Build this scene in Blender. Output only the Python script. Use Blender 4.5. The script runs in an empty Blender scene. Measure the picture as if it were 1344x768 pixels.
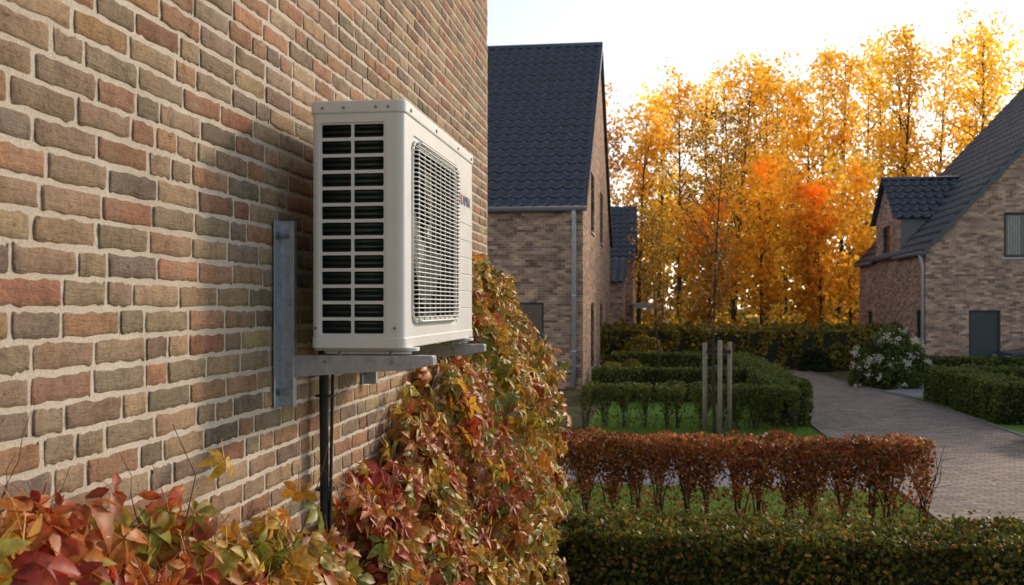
import bpy, math, random
import numpy as np
from mathutils import Vector
rng=np.random.default_rng(7); random.seed(7)
scene=bpy.context.scene
SUN_AZ=math.radians(38); SUN_EL=math.radians(22)

# ---------------------------------------------------------------- helpers
def link(o,parent=None):
    scene.collection.objects.link(o)
    if parent is not None: o.parent=parent
    return o
def empty(name,loc=(0,0,0)):
    o=bpy.data.objects.new(name,None); o.location=loc; o.empty_display_size=.2
    link(o); return o
def np_mesh(name,V,F,mat,col=None,parent=None,smooth=False):
    V=np.asarray(V,dtype=np.float32); F=np.asarray(F,dtype=np.int32)
    me=bpy.data.meshes.new(name)
    me.vertices.add(len(V)); me.vertices.foreach_set('co',V.ravel())
    k=F.shape[1]
    me.loops.add(F.size); me.loops.foreach_set('vertex_index',F.ravel())
    me.polygons.add(len(F)); me.polygons.foreach_set('loop_start',np.arange(0,F.size,k,dtype=np.int32))
    if smooth: me.polygons.foreach_set('use_smooth',np.ones(len(F),dtype=bool))
    if col is not None:
        a=me.color_attributes.new('col','FLOAT_COLOR','POINT')
        c=np.ones((len(V),4),dtype=np.float32); c[:,:3]=col
        a.data.foreach_set('color',c.ravel())
    me.update(calc_edges=True)
    if mat: me.materials.append(mat)
    o=bpy.data.objects.new(name,me); link(o,parent); return o
class MB:
    def __init__(s): s.v=[]; s.f=[]
    def add(s,vs,fs):
        n=len(s.v); s.v+= [tuple(v) for v in vs]; s.f+=[tuple(i+n for i in f) for f in fs]
    def box(s,x0,x1,y0,y1,z0,z1):
        s.add([(x0,y0,z0),(x1,y0,z0),(x1,y1,z0),(x0,y1,z0),(x0,y0,z1),(x1,y0,z1),(x1,y1,z1),(x0,y1,z1)],
              [(0,3,2,1),(4,5,6,7),(0,1,5,4),(1,2,6,5),(2,3,7,6),(3,0,4,7)])
    def tube(s,pts,rad,n=8,cap=True):
        pts=[Vector(p) for p in pts]
        if not hasattr(rad,'__len__'): rad=[rad]*len(pts)
        rings=[]
        for i,p in enumerate(pts):
            d=(pts[min(i+1,len(pts)-1)]-pts[max(i-1,0)]).normalized()
            a=Vector((0,0,1)) if abs(d.z)<.9 else Vector((1,0,0))
            u=d.cross(a).normalized(); w=d.cross(u)
            rings.append([p+(u*math.cos(2*math.pi*k/n)+w*math.sin(2*math.pi*k/n))*rad[i] for k in range(n)])
        vs=[v for r in rings for v in r]; fs=[]
        for i in range(len(pts)-1):
            for k in range(n):
                fs.append((i*n+k,i*n+(k+1)%n,(i+1)*n+(k+1)%n,(i+1)*n+k))
        if cap:
            fs.append(tuple(range(n))); fs.append(tuple((len(pts)-1)*n+k for k in reversed(range(n))))
        s.add(vs,fs)
    def prism(s,poly,axis,a,b):
        def P(p,t):
            return {'x':(t,p[0],p[1]),'y':(p[0],t,p[1]),'z':(p[0],p[1],t)}[axis]
        n=len(poly)
        s.add([P(p,a) for p in poly]+[P(p,b) for p in poly],
              [tuple(range(n)),tuple(range(2*n-1,n-1,-1))]+[(i,i+n,(i+1)%n+n,(i+1)%n) for i in range(n)])
    def obj(s,name,mat,parent=None,smooth=False,bevel=0,segs=2,angle=True):
        me=bpy.data.meshes.new(name); me.from_pydata(s.v,[],s.f); me.update()
        import bmesh
        bm=bmesh.new(); bm.from_mesh(me); bmesh.ops.recalc_face_normals(bm,faces=bm.faces); bm.to_mesh(me); bm.free()
        if mat: me.materials.append(mat)
        o=bpy.data.objects.new(name,me); link(o,parent)
        if bevel:
            m=o.modifiers.new('b','BEVEL'); m.width=bevel; m.segments=segs; m.limit_method='ANGLE'; m.angle_limit=math.radians(40)
        if smooth:
            for p in me.polygons: p.use_smooth=True
        return o
def boolean(o,cutters):
    for c in cutters:
        m=o.modifiers.new('bool','BOOLEAN'); m.operation='DIFFERENCE'; m.solver='EXACT'; m.object=c
    dg=bpy.context.evaluated_depsgraph_get(); dg.update()
    me=bpy.data.meshes.new_from_object(o.evaluated_get(dg))
    o.modifiers.clear(); o.data=me
    for c in cutters: bpy.data.objects.remove(c,do_unlink=True)
    return o
def instances(TV,TF,R,T,S):
    V=np.einsum('nij,vj->nvi',R,TV)*S[:,None,None]+T[:,None,:]
    N=len(T); nv=len(TV)
    F=TF[None]+ (np.arange(N)*nv)[:,None,None]
    return V.reshape(-1,3),F.reshape(-1,TF.shape[1])
def frames(tip,nrm):
    y=tip/np.linalg.norm(tip,axis=1,keepdims=True)
    x=np.cross(y,nrm); x/=np.linalg.norm(x,axis=1,keepdims=True)+1e-9
    z=np.cross(x,y)
    return np.stack([x,y,z],axis=2)
def rand_dirs(n): 
    v=rng.normal(size=(n,3)); return v/np.linalg.norm(v,axis=1,keepdims=True)
def clump(P,f,seed=0):
    a=np.zeros(len(P)); r=np.random.default_rng(seed)
    for k in range(6):
        d=r.normal(size=3); d/=np.linalg.norm(d); a+=np.sin(P@d*f*(0.7+.35*k)+r.uniform(0,6.28))
    return a/6*1.6
RV=np.array([(0,0,0),(.42,.45,.08),(0,1,-.05),(-.42,.45,.08)],dtype=float); RF=np.array([(0,1,2,3)])
def leaf_cloud(name,P,size,cols,mat,parent=None,up=None,upw=0):
    n=len(P); tip=rand_dirs(n); nr=rand_dirs(n)
    if up is not None: nr=nr+np.asarray(up)*upw
    R=frames(tip,nr)
    S=size*rng.uniform(.65,1.25,n)
    V,F=instances(RV,RF,R,P-tip*S[:,None]*.5,S)
    return np_mesh(name,V,F,mat,col=np.repeat(cols,4,axis=0),parent=parent)
def palette(n,pal,w=None,var=.15):
    pal=np.array(pal); w=None if w is None else np.array(w)/sum(w)
    c=pal[rng.choice(len(pal),n,p=w)]
    return c*rng.uniform(1-var,1+var,(n,1))*rng.uniform(1-var*.4,1+var*.4,(n,3))

# ---------------------------------------------------------------- materials
def mat_new(name):
    m=bpy.data.materials.new(name); m.use_nodes=True; nt=m.node_tree; nt.nodes.clear()
    out=nt.nodes.new('ShaderNodeOutputMaterial'); b=nt.nodes.new('ShaderNodeBsdfPrincipled')
    nt.links.new(b.outputs[0],out.inputs[0]); return m,nt,b,out
def N(nt,t,**k):
    n=nt.nodes.new(t)
    for a,v in k.items(): setattr(n,a,v)
    return n
def coords(nt,scale=(1,1,1)):
    g=N(nt,'ShaderNodeNewGeometry'); m=N(nt,'ShaderNodeMapping'); m.inputs['Scale'].default_value=scale
    nt.links.new(g.outputs['Position'],m.inputs['Vector']); return m.outputs[0]
def noise(nt,vec,scale,detail=4,rough=.6):
    n=N(nt,'ShaderNodeTexNoise'); n.inputs['Scale'].default_value=scale; n.inputs['Detail'].default_value=detail; n.inputs['Roughness'].default_value=rough
    nt.links.new(vec,n.inputs['Vector']); return n.outputs['Fac']
def ramp(nt,fac,stops):
    r=N(nt,'ShaderNodeValToRGB'); e=r.color_ramp.elements
    while len(e)<len(stops): e.new(.5)
    for i,(p,c) in enumerate(stops):
        e[i].position=p; e[i].color=(*c,1) if len(c)==3 else c
    nt.links.new(fac,r.inputs[0]); return r.outputs[0]
def mix(nt,a,b,f,mode='MIX'):
    m=N(nt,'ShaderNodeMix',data_type='RGBA',blend_type=mode)
    for s,v in ((m.inputs[0],f),(m.inputs[6],a),(m.inputs[7],b)):
        if isinstance(v,bpy.types.NodeSocket): nt.links.new(v,s)
        elif isinstance(v,(int,float)): s.default_value=v
        else: s.default_value=(*v,1)
    return m.outputs[2]
def bump(nt,b,h,dist,strength=1):
    n=N(nt,'ShaderNodeBump'); n.inputs['Distance'].default_value=dist; n.inputs['Strength'].default_value=strength
    nt.links.new(h,n.inputs['Height']); nt.links.new(n.outputs[0],b.inputs['Normal'])
def simple(name,c,rough=.6,metal=0,nscale=20,var=.12,bmp=0,spec=.5,dirt=None):
    m,nt,b,o=mat_new(name); v=coords(nt); f=noise(nt,v,nscale,5)
    c=np.array(c); col=ramp(nt,f,[(.3,tuple(c*(1-var))),(.7,tuple(np.minimum(c*(1+var),1)))])
    nt.links.new(col,b.inputs['Base Color']); b.inputs['Metallic'].default_value=metal
    rr=N(nt,'ShaderNodeMapRange'); rr.inputs[3].default_value=max(rough-.1,0.02); rr.inputs[4].default_value=rough+.1
    nt.links.new(f,rr.inputs[0]); nt.links.new(rr.outputs[0],b.inputs['Roughness'])
    b.inputs['Specular IOR Level'].default_value=spec
    if bmp: bump(nt,b,noise(nt,v,nscale*3,4),bmp)
    return m
def leaf_mat(name,trans=.45,rough=.5,spec=.35,nscale=60,tgain=1.3):
    m,nt,b,out=mat_new(name); a=N(nt,'ShaderNodeAttribute',attribute_name='col')
    f=noise(nt,coords(nt),nscale,2)
    c=mix(nt,a.outputs['Color'],ramp(nt,f,[(.3,(.6,.55,.5)),(.7,(1.25,1.2,1.15))]),1.0,'MULTIPLY')
    nt.links.new(c,b.inputs['Base Color']); b.inputs['Roughness'].default_value=rough; b.inputs['Specular IOR Level'].default_value=spec
    t=N(nt,'ShaderNodeBsdfTranslucent'); ct=mix(nt,c,(tgain,tgain,tgain*.8),1.0,'MULTIPLY'); nt.links.new(ct,t.inputs[0])
    ms=N(nt,'ShaderNodeMixShader'); ms.inputs[0].default_value=trans
    nt.links.new(b.outputs[0],ms.inputs[1]); nt.links.new(t.outputs[0],ms.inputs[2]); nt.links.new(ms.outputs[0],out.inputs[0])
    return m
def brick_unit_mat():
    m,nt,b,o=mat_new('wall_brick'); a=N(nt,'ShaderNodeAttribute',attribute_name='col'); v=coords(nt)
    n1=noise(nt,v,16,7,.7); n2=noise(nt,v,75,6,.75); n3=noise(nt,v,260,4,.65)
    c=mix(nt,a.outputs['Color'],ramp(nt,n1,[(.3,(.62,.58,.56)),(.5,(1,1,1)),(.72,(1.25,1.19,1.1))]),1.0,'MULTIPLY')
    c=mix(nt,c,ramp(nt,n2,[(.3,(.6,.56,.53)),(.5,(1,1,1)),(.7,(1.2,1.17,1.12))]),1.0,'MULTIPLY')
    spots=ramp(nt,n3,[(.32,(.8,.8,.8)),(.40,(0,0,0))])
    c=mix(nt,c,(.07,.05,.042),spots)
    cr=noise(nt,coords(nt,(60,18,110)),1,7,.78)
    c=mix(nt,c,(.065,.047,.038),ramp(nt,cr,[(.34,(.8,.8,.8)),(.40,(0,0,0))]))
    wash=noise(nt,coords(nt),6,7,.75)
    wf=ramp(nt,wash,[(.48,(0,0,0)),(.75,(.55,.55,.55))])
    c=mix(nt,c,(.47,.38,.29),wf)
    nt.links.new(c,b.inputs['Base Color']); b.inputs['Roughness'].default_value=.9; b.inputs['Specular IOR Level'].default_value=.2
    mu=N(nt,'ShaderNodeMath',operation='ADD'); nt.links.new(n2,mu.inputs[0]); 
    m3=N(nt,'ShaderNodeMath',operation='MULTIPLY'); m3.inputs[1].default_value=.45; nt.links.new(n3,m3.inputs[0]); nt.links.new(m3.outputs[0],mu.inputs[1])
    m5=N(nt,'ShaderNodeMath',operation='MULTIPLY'); m5.inputs[1].default_value=1.4; nt.links.new(cr,m5.inputs[0])
    m4=N(nt,'ShaderNodeMath',operation='ADD'); nt.links.new(mu.outputs[0],m4.inputs[0]); nt.links.new(m5.outputs[0],m4.inputs[1])
    bump(nt,b,m4.outputs[0],.0075); return m
def mortar_mat():
    m,nt,b,o=mat_new('mortar'); v=coords(nt); n1=noise(nt,v,3,5); n2=noise(nt,v,220,4,.7)
    c=mix(nt,ramp(nt,n1,[(.3,(.52,.45,.375)),(.7,(.68,.60,.51))]),ramp(nt,n2,[(.3,(.7,.68,.66)),(.6,(1.05,1.05,1.05))]),1.0,'MULTIPLY')
    nt.links.new(c,b.inputs['Base Color']); b.inputs['Roughness'].default_value=.95; bump(nt,b,n2,.004); return m
def far_brick(name,c1,c2,mort):
    m,nt,b,o=mat_new(name); g=N(nt,'ShaderNodeNewGeometry'); s=N(nt,'ShaderNodeSeparateXYZ'); nt.links.new(g.outputs['Position'],s.inputs[0])
    ad=N(nt,'ShaderNodeMath',operation='ADD'); nt.links.new(s.outputs[0],ad.inputs[0]); nt.links.new(s.outputs[1],ad.inputs[1])
    cb=N(nt,'ShaderNodeCombineXYZ'); nt.links.new(ad.outputs[0],cb.inputs[0]); nt.links.new(s.outputs[2],cb.inputs[1])
    t=N(nt,'ShaderNodeTexBrick'); nt.links.new(cb.outputs[0],t.inputs['Vector'])
    t.inputs['Color1'].default_value=(*c1,1); t.inputs['Color2'].default_value=(*c2,1); t.inputs['Mortar'].default_value=(*mort,1)
    t.inputs['Scale'].default_value=1; t.inputs['Brick Width'].default_value=.22; t.inputs['Row Height'].default_value=.075; t.inputs['Mortar Size'].default_value=.009; t.inputs['Mortar Smooth'].default_value=.2
    t.inputs['Bias'].default_value=-.1
    def math_(op,a_,b_):
        q=N(nt,'ShaderNodeMath',operation=op)
        for s_,v_ in ((q.inputs[0],a_),(q.inputs[1],b_)):
            if isinstance(v_,bpy.types.NodeSocket): nt.links.new(v_,s_)
            else: s_.default_value=v_
        return q.outputs[0]
    row=math_('FLOOR',math_('DIVIDE',s.outputs[2],.075),0)
    odd=math_('MODULO',row,2.0); sh_=math_('MULTIPLY',odd,.11)
    colm=math_('FLOOR',math_('DIVIDE',math_('ADD',ad.outputs[0],sh_),.22),0)
    ci=N(nt,'ShaderNodeCombineXYZ'); nt.links.new(row,ci.inputs[0]); nt.links.new(colm,ci.inputs[1])
    wn=N(nt,'ShaderNodeTexWhiteNoise',noise_dimensions='2D'); nt.links.new(ci.outputs[0],wn.inputs['Vector'])
    c=mix(nt,t.outputs[0],ramp(nt,wn.outputs['Value'],[(.0,(.5,.45,.45)),(.4,(.95,.90,.87)),(.8,(1.2,1.10,1.0)),(1,(1.6,1.42,1.25))]),1.0,'MULTIPLY')
    c=mix(nt,c,ramp(nt,noise(nt,g.outputs['Position'],.7,5),[(.3,(.82,.82,.82)),(.7,(1.12,1.1,1.08))]),1.0,'MULTIPLY')
    nt.links.new(c,b.inputs['Base Color']); b.inputs['Roughness'].default_value=.9; b.inputs['Specular IOR Level'].default_value=.2
    iv=N(nt,'ShaderNodeMath',operation='SUBTRACT'); iv.inputs[0].default_value=1; nt.links.new(t.outputs['Fac'],iv.inputs[1]); bump(nt,b,iv.outputs[0],.01)
    return m
def paver_mat():
    m,nt,b,o=mat_new('clinker_paving'); g=N(nt,'ShaderNodeNewGeometry')
    mp=N(nt,'ShaderNodeMapping'); nt.links.new(g.outputs['Position'],mp.inputs[0])
    t=N(nt,'ShaderNodeTexBrick'); nt.links.new(mp.outputs[0],t.inputs['Vector'])
    t.inputs['Color1'].default_value=(.21,.165,.145,1); t.inputs['Color2'].default_value=(.36,.29,.255,1); t.inputs['Mortar'].default_value=(.10,.09,.08,1)
    t.inputs['Scale'].default_value=1; t.inputs['Brick Width'].default_value=.21; t.inputs['Row Height'].default_value=.105; t.inputs['Mortar Size'].default_value=.010
    c=mix(nt,t.outputs[0],ramp(nt,noise(nt,g.outputs['Position'],.5,6,.7),[(.3,(.70,.69,.69)),(.7,(1.22,1.19,1.15))]),1.0,'MULTIPLY')
    c=mix(nt,c,ramp(nt,noise(nt,g.outputs['Position'],9,3),[(.3,(.8,.8,.8)),(.7,(1.18,1.18,1.18))]),1.0,'MULTIPLY')
    nt.links.new(c,b.inputs['Base Color']); b.inputs['Roughness'].default_value=.85; b.inputs['Specular IOR Level'].default_value=.2
    iv=N(nt,'ShaderNodeMath',operation='SUBTRACT'); iv.inputs[0].default_value=1; nt.links.new(t.outputs['Fac'],iv.inputs[1]); bump(nt,b,iv.outputs[0],.008)
    return m
def ground_mat(name,a,bc,c3,s1=.8,s2=25,bmp=.02):
    m,nt,b,o=mat_new(name); v=coords(nt)
    c=mix(nt,a,bc,ramp(nt,noise(nt,v,s1,6,.7),[(.35,(0,0,0)),(.65,(1,1,1))]))
    c=mix(nt,c,c3,ramp(nt,noise(nt,v,s2,4,.7),[(.55,(0,0,0)),(.75,(.7,.7,.7))]))
    nt.links.new(c,b.inputs['Base Color']); b.inputs['Roughness'].default_value=.95; b.inputs['Specular IOR Level'].default_value=.15
    bump(nt,b,noise(nt,v,s2*2,4),bmp); return m

M_brick=brick_unit_mat(); M_mortar=mortar_mat()
M_fb1=far_brick('brown_brick',(.33,.215,.165),(.45,.32,.245),(.47,.41,.35))
M_fb2=far_brick('pinkish_brick',(.38,.255,.205),(.50,.36,.29),(.52,.45,.39))
M_tile=simple('glazed_roof_tile',(.034,.044,.066),.28,0,3,.25,0,.65)
M_lead=simple('zinc',(.46,.47,.49),.5,.1,6,.12)
M_zincgrey=simple('grey_cladding',(.17,.175,.19),.6,0,5,.1)
M_glass=simple('window_glass',(.02,.024,.028),.06,0,1,.2,0,.9)
M_frame=simple('dark_window_frame',(.03,.032,.035),.5)
M_wframe=simple('pale_window_frame',(.35,.34,.32),.5)
M_curt=simple('curtain',(.34,.33,.31),.9,0,6,.2)
M_door=simple('teal_door',(.035,.055,.06),.45)
M_white=simple('white_coated_metal',(.68,.68,.675),.42,0,5,.04,0,.4)
M_whitep=simple('white_plastic_grille',(.70,.70,.69),.42,0,8,.03)
M_dark=simple('dark_interior',(.016,.02,.02),.6)
M_fin=simple('coil_fins',(.045,.075,.07),.35,.3,30,.2)
M_galv=simple('galvanised_steel',(.38,.42,.47),.42,.7,35,.22,.0004)
M_bolt=simple('bolt',(.25,.25,.26),.35,.9)
M_rubber=simple('black_insulation',(.012,.012,.013),.6,0,40,.2,.001)
M_red=simple('mark_red',(.45,.02,.03),.5); M_blue=simple('letter_blue',(.05,.06,.22),.5)
M_leaf=leaf_mat('creeper_leaf',.36,.45,.3,70,1.35)
M_leaf_far=leaf_mat('woods_leaf',.68,.6,.12,3,1.75)
M_hleaf=leaf_mat('hedge_leaf',.3,.55,.2,25,1.2)
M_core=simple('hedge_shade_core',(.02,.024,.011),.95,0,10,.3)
M_bark=simple('bark',(.05,.036,.027),.9,0,12,.35,.01)
M_stem=simple('vine_stem',(.12,.065,.045),.85,0,40,.3)
M_stake=simple('stake_wood',(.27,.22,.17),.85,0,9,.25,.003)
M_lawn=ground_mat('lawn_grass',(.10,.19,.025),(.13,.23,.035),(.07,.10,.02))
M_ground=ground_mat('earth_with_fallen_leaves',(.06,.06,.022),(.11,.09,.035),(.2,.10,.025),.3,12)
M_pave=paver_mat(); M_path=ground_mat('grey_gravel',(.22,.22,.235),(.29,.29,.30),(.15,.15,.155),1,60,.008)
M_kerb=simple('concrete_edging',(.19,.18,.165),.85,0,8,.2,.002)

# ---------------------------------------------------------------- ground
def sheet(name,poly,z,mat):
    b=MB(); b.add([(x,y,z) for x,y in poly],[tuple(range(len(poly)))]); return b.obj(name,mat)
sheet('ground',[(-400,-100),(500,-100),(500,900),(-400,900)],0,M_ground)
sheet('lawn',[(-1.2,-3),(2.88,-3),(2.88,32),(-1.2,32)],.004,M_lawn)
sheet('lawn',[(6.4,5),(26,5),(26,34.2),(6.4,34.2)],.004,M_lawn)
def strip(name,L,R,z,mat):
    b=MB(); n=len(L); b.add([(x,y,z) for x,y in L]+[(x,y,z) for x,y in R],[(i,i+n,i+n+1,i+1) for i in range(n-1)]); return b.obj(name,mat)
Lr=[(3,-6),(3,10),(3.0,22),(3.05,27),(3.2,31),(3.1,33)]
Rr=[(6.28,-6),(6.28,10),(6.28,22),(6.0,27),(5.5,31),(5.2,36)]
strip('driveway',Lr,Rr,.012,M_pave)
sheet('driveway',[(-8,32.8),(3.1,33),(5.2,36),(-8,36)],.016,M_pave)
sheet('garden_path',[(-1.2,12.6),(2.9,12.6),(2.9,15.2),(-1.2,15.2)],.008,M_path)
sheet('garden_path',[(6.4,25.6),(9.8,29.5),(9.8,31.5),(6.1,27.6)],.008,M_path)
k=MB()
for side in (Lr,Rr):
    for (x0,y0),(x1,y1) in zip(side[:-1],side[1:]):
        s=-1 if side is Lr else 1
        k.add([(x0,y0,0),(x0+s*.06,y0,0),(x0+s*.06,y0,.035),(x0,y0,.035),(x1,y1,0),(x1+s*.06,y1,0),(x1+s*.06,y1,.035),(x1,y1,.035)],
              [(0,1,2,3),(7,6,5,4),(0,4,5,1),(1,5,6,2),(2,6,7,3),(3,7,4,0)])
k.obj('kerb',M_kerb)
def grass(name,x0,x1,y0,y1,n,h):
    P=np.column_stack([rng.uniform(x0,x1,n),rng.uniform(y0,y1,n),np.full(n,.004)])
    GV=np.array([(-.07,0,0),(.07,0,0),(.03,1,.25),(-.03,1,.25)],float)
    tip=np.column_stack([rng.normal(0,.35,n),rng.normal(0,.35,n),np.ones(n)]); R=frames(tip,rand_dirs(n))
    V,F=instances(GV,np.array([(0,1,2,3)]),R,P,h*rng.uniform(.5,1.2,n))
    c=palette(n,[(.13,.25,.035),(.16,.28,.045),(.2,.27,.055)],var=.25)
    return np_mesh(name,V,F,M_hleaf,col=np.repeat(c,4,axis=0))
grass('grass',-1.1,2.88,7.2,12.5,26000,.05); grass('grass',-1.1,2.88,15.3,20.5,20000,.05)
n=1800; fx=rng.uniform(-1,6.5,n); fy=rng.uniform(7,32,n)
nl=palette(n,[(.35,.16,.03),(.28,.08,.03),(.4,.26,.05)],var=.3)
tip=np.column_stack([rng.normal(size=n),rng.normal(size=n),rng.normal(0,.1,n)]); R=frames(tip,np.column_stack([rng.normal(0,.25,n),rng.normal(0,.25,n),np.ones(n)]))
keep=(fx<2.9)|(rng.random(n)<.35)
V,F=instances(RV,RF,R[keep],np.column_stack([fx,fy,np.full(n,.03)])[keep],rng.uniform(.03,.055,keep.sum()))
np_mesh('fallen_leaves',V,F,M_hleaf,col=np.repeat(nl[keep],4,axis=0))

# ---------------------------------------------------------------- near house with real bricks
WX=-1.2
near=empty('brick_house',(0,0,0))
b=MB(); b.box(-9,WX-.0022,-4,7.2,0,5.8); b.obj('mortar_wall',M_mortar,near)
pal=[(.47,.325,.205),(.47,.265,.155),(.36,.185,.12),(.33,.245,.175),(.26,.195,.15),(.43,.315,.21),(.41,.24,.15),(.36,.255,.175)]
pw=[.18,.16,.10,.13,.08,.14,.11,.10]
course=.0640; mj=.0120
ys_all=[]
zc=0.01
while zc<5.72:
    y=-.6-rng.uniform(0,.2)
    while y<7.19:
        r=rng.random(); L=.212 if r<.70 else (.101 if r<.93 else .155)
        L*=rng.uniform(.98,1.02)
        y1=min(y+L,7.195)
        if y1-y>.03: ys_all.append((y,y1,zc,zc+course-mj))
        y=y1+mj*rng.uniform(.8,1.3)
    zc+=course
ys_all=np.array(ys_all); nb=len(ys_all)
uu=np.array([0,.010,.05,.14,.25,.37,.5,.63,.75,.86,.95,.990,1]); vv=np.array([0,.05,.3,.7,.95,1])
NU=len(uu); NVv=len(vv)
U,Vv=np.meshgrid(uu,vv,indexing='ij')
edge_u=np.minimum(U,1-U); edge_v=np.minimum(Vv,1-Vv)
border=((edge_u==0)|(edge_v==0))
second=(~border)&((edge_u<.02)|(edge_v<.1))
corner=((edge_u<.02)&(edge_v<.1))
Y=ys_all[:,0,None,None]+(ys_all[:,1]-ys_all[:,0])[:,None,None]*U[None]
Z=ys_all[:,2,None,None]+(ys_all[:,3]-ys_all[:,2])[:,None,None]*Vv[None]
Z=Z+rng.uniform(-.0015,.0015,(nb,1,1))+(U[None]-.5)*rng.normal(0,.0016,(nb,1,1))
prot=rng.uniform(.0006,.0026,(nb,1,1))
X=np.where(border[None],-.0036,np.where(second[None],prot-.0008,prot))+rng.normal(0,.0005,(nb,NU,NVv))*(~border[None])
X=X+ (U[None]-.5)*rng.normal(0,.001,(nb,1,1))*(~border[None])
wb=rng.normal(0,.0020,(nb,NU,2))
wob_z=np.where((Vv<.5)[None],wb[:,:,:1],wb[:,:,1:]); wob_y=rng.normal(0,.0014,(nb,NU,NVv))
Y=Y+wob_y*(border|second)[None]; Z=Z+wob_z*(border|second)[None]
Y=Y+np.where(corner&(U<.5),.0016,0)[None]-np.where(corner&(U>.5),.0016,0)[None]
V3=np.stack([WX+X,Y,Z],axis=-1).reshape(-1,3)
idx=np.arange(NU*NVv).reshape(NU,NVv)
q=np.stack([idx[:-1,:-1],idx[1:,:-1],idx[1:,1:],idx[:-1,1:]],axis=-1).reshape(-1,4)
F=(q[None]+(np.arange(nb)*NU*NVv)[:,None,None]).reshape(-1,4)
bc=palette(nb,pal,pw,.15)
np_mesh('wall_bricks',V3,F,M_brick,col=np.repeat(bc,NU*NVv,axis=0),parent=near,smooth=True)

def tile_roof(name,parent,P0,Ud,LU,Vd,LV,mat=None,pitch=.34,row=.42,amp=.042,spu=8):
    P0=np.array(P0,float); Ud=np.array(Ud,float); Vd=np.array(Vd,float); Vd/=np.linalg.norm(Vd); Nn=np.cross(Ud,Vd); 
    if Nn[2]<0: Nn=-Nn
    nu=int(LU/pitch*spu)+1; us=np.linspace(0,LU,nu); ph=(us/pitch)%1
    prof=amp*(np.where(ph<.65,-.6+.25*np.cos(ph/.65*2*np.pi),.9*np.sin((ph-.65)/.35*np.pi)))
    nr=max(1,int(round(LV/row))); rw=LV/nr
    Vl=[];Fl=[]
    base=0
    for r in range(nr):
        jit=rng.normal(0,.003)
        for (vv_,hh,a) in ((r*rw-.0,-.0,1),(r*rw,.06+jit,1),((r+1)*rw+.02,.008,1)):
            Vl.append(P0+us[:,None]*Ud+vv_*Vd+(hh+prof*a+.03)[:,None]*Nn)
        i=np.arange(nu-1)
        for q_ in range(2):
            a0=base+q_*nu
            Fl.append(np.stack([a0+i,a0+i+1,a0+nu+i+1,a0+nu+i],axis=1))
        base+=3*nu
    return np_mesh(name,np.vstack(Vl),np.vstack(Fl),mat or M_tile,parent=parent,smooth=False)

tile_roof('roof',near,(WX+.05,-4,5.82),(0,1,0),11.2,(-1,0,1),5.6)
b=MB(); b.tube([(WX+.09,-4,5.78),(WX+.09,7.25,5.78)],.06,10); b.obj('gutter',M_lead,near,True)

# ---------------------------------------------------------------- house builder
def gable_prism(axis,a0,a1,c0,c1,eave,ridge_c,ridge_z,a_lo=None):
    b=MB(); poly=[(c0,-.02),(c1,-.02),(c1,eave),(ridge_c,ridge_z),(c0,eave)]
    b.prism(poly,axis,a0,a1); return b
def window(parent,plane,p,a0,a1,z0,z1,out,depth=.12,mat_f=None,mat_g=None,name='window',mull=1,fw=.06,curt=False):
    fr=MB(); gl=MB(); cu_=MB(); i=p-out*depth
    def bx(m,A0,A1,Z0,Z1,d0,d1):
        lo,hi=sorted((i+out*d0,i+out*d1))
        if plane=='x': m.box(lo,hi,A0,A1,Z0,Z1)
        else: m.box(A0,A1,lo,hi,Z0,Z1)
    e=.002
    bx(fr,a0+e,a0+fw,z0+e,z1-e,.003,.06); bx(fr,a1-fw,a1-e,z0+e,z1-e,.003,.06)
    bx(fr,a0+fw,a1-fw,z0+e,z0+fw,.003,.058); bx(fr,a0+fw,a1-fw,z1-fw,z1-e,.003,.058)
    for kx in range(1,mull):
        c=a0+(a1-a0)*kx/mull; bx(fr,c-fw*.4,c+fw*.4,z0+fw,z1-fw,.003,.055)
    bx(gl,a0+fw,a1-fw,z0+fw,z1-fw,.005,.02)
    if curt:
        W=(a1-a0)
        for (u0,u1) in ((.08,.30),(.72,.92)):
            for j in range(5):
                ua=a0+W*(u0+(u1-u0)*j/5); ub=a0+W*(u0+(u1-u0)*(j+.8)/5); bx(cu_,ua,ub,z0+fw+.01,z1-fw-.01,.022,.03)
        cu_.obj('curtain',M_curt,parent)
    fr.obj(name+'_frame',mat_f or M_frame,parent); gl.obj(name+'_glass',mat_g or M_glass,parent)
def cutter(plane,p,a0,a1,z0,z1,out,depth=.12):
    c=MB(); lo,hi=sorted((p-out*depth,p+out*.3))
    if plane=='x': c.box(lo,hi,a0,a1,z0,z1)
    else: c.box(a0,a1,lo,hi,z0,z1)
    return c.obj('cut',None)
def sill(parent,plane,p,a0,a1,z,out):
    s=MB(); lo,hi=sorted((p-out*.05,p+out*.05))
    if plane=='x': s.box(lo,hi,a0-.05,a1+.05,z-.06,z-.003)
    else: s.box(a0-.05,a1+.05,lo,hi,z-.06,z-.003)
    s.obj('sill',M_lead,parent)

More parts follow.
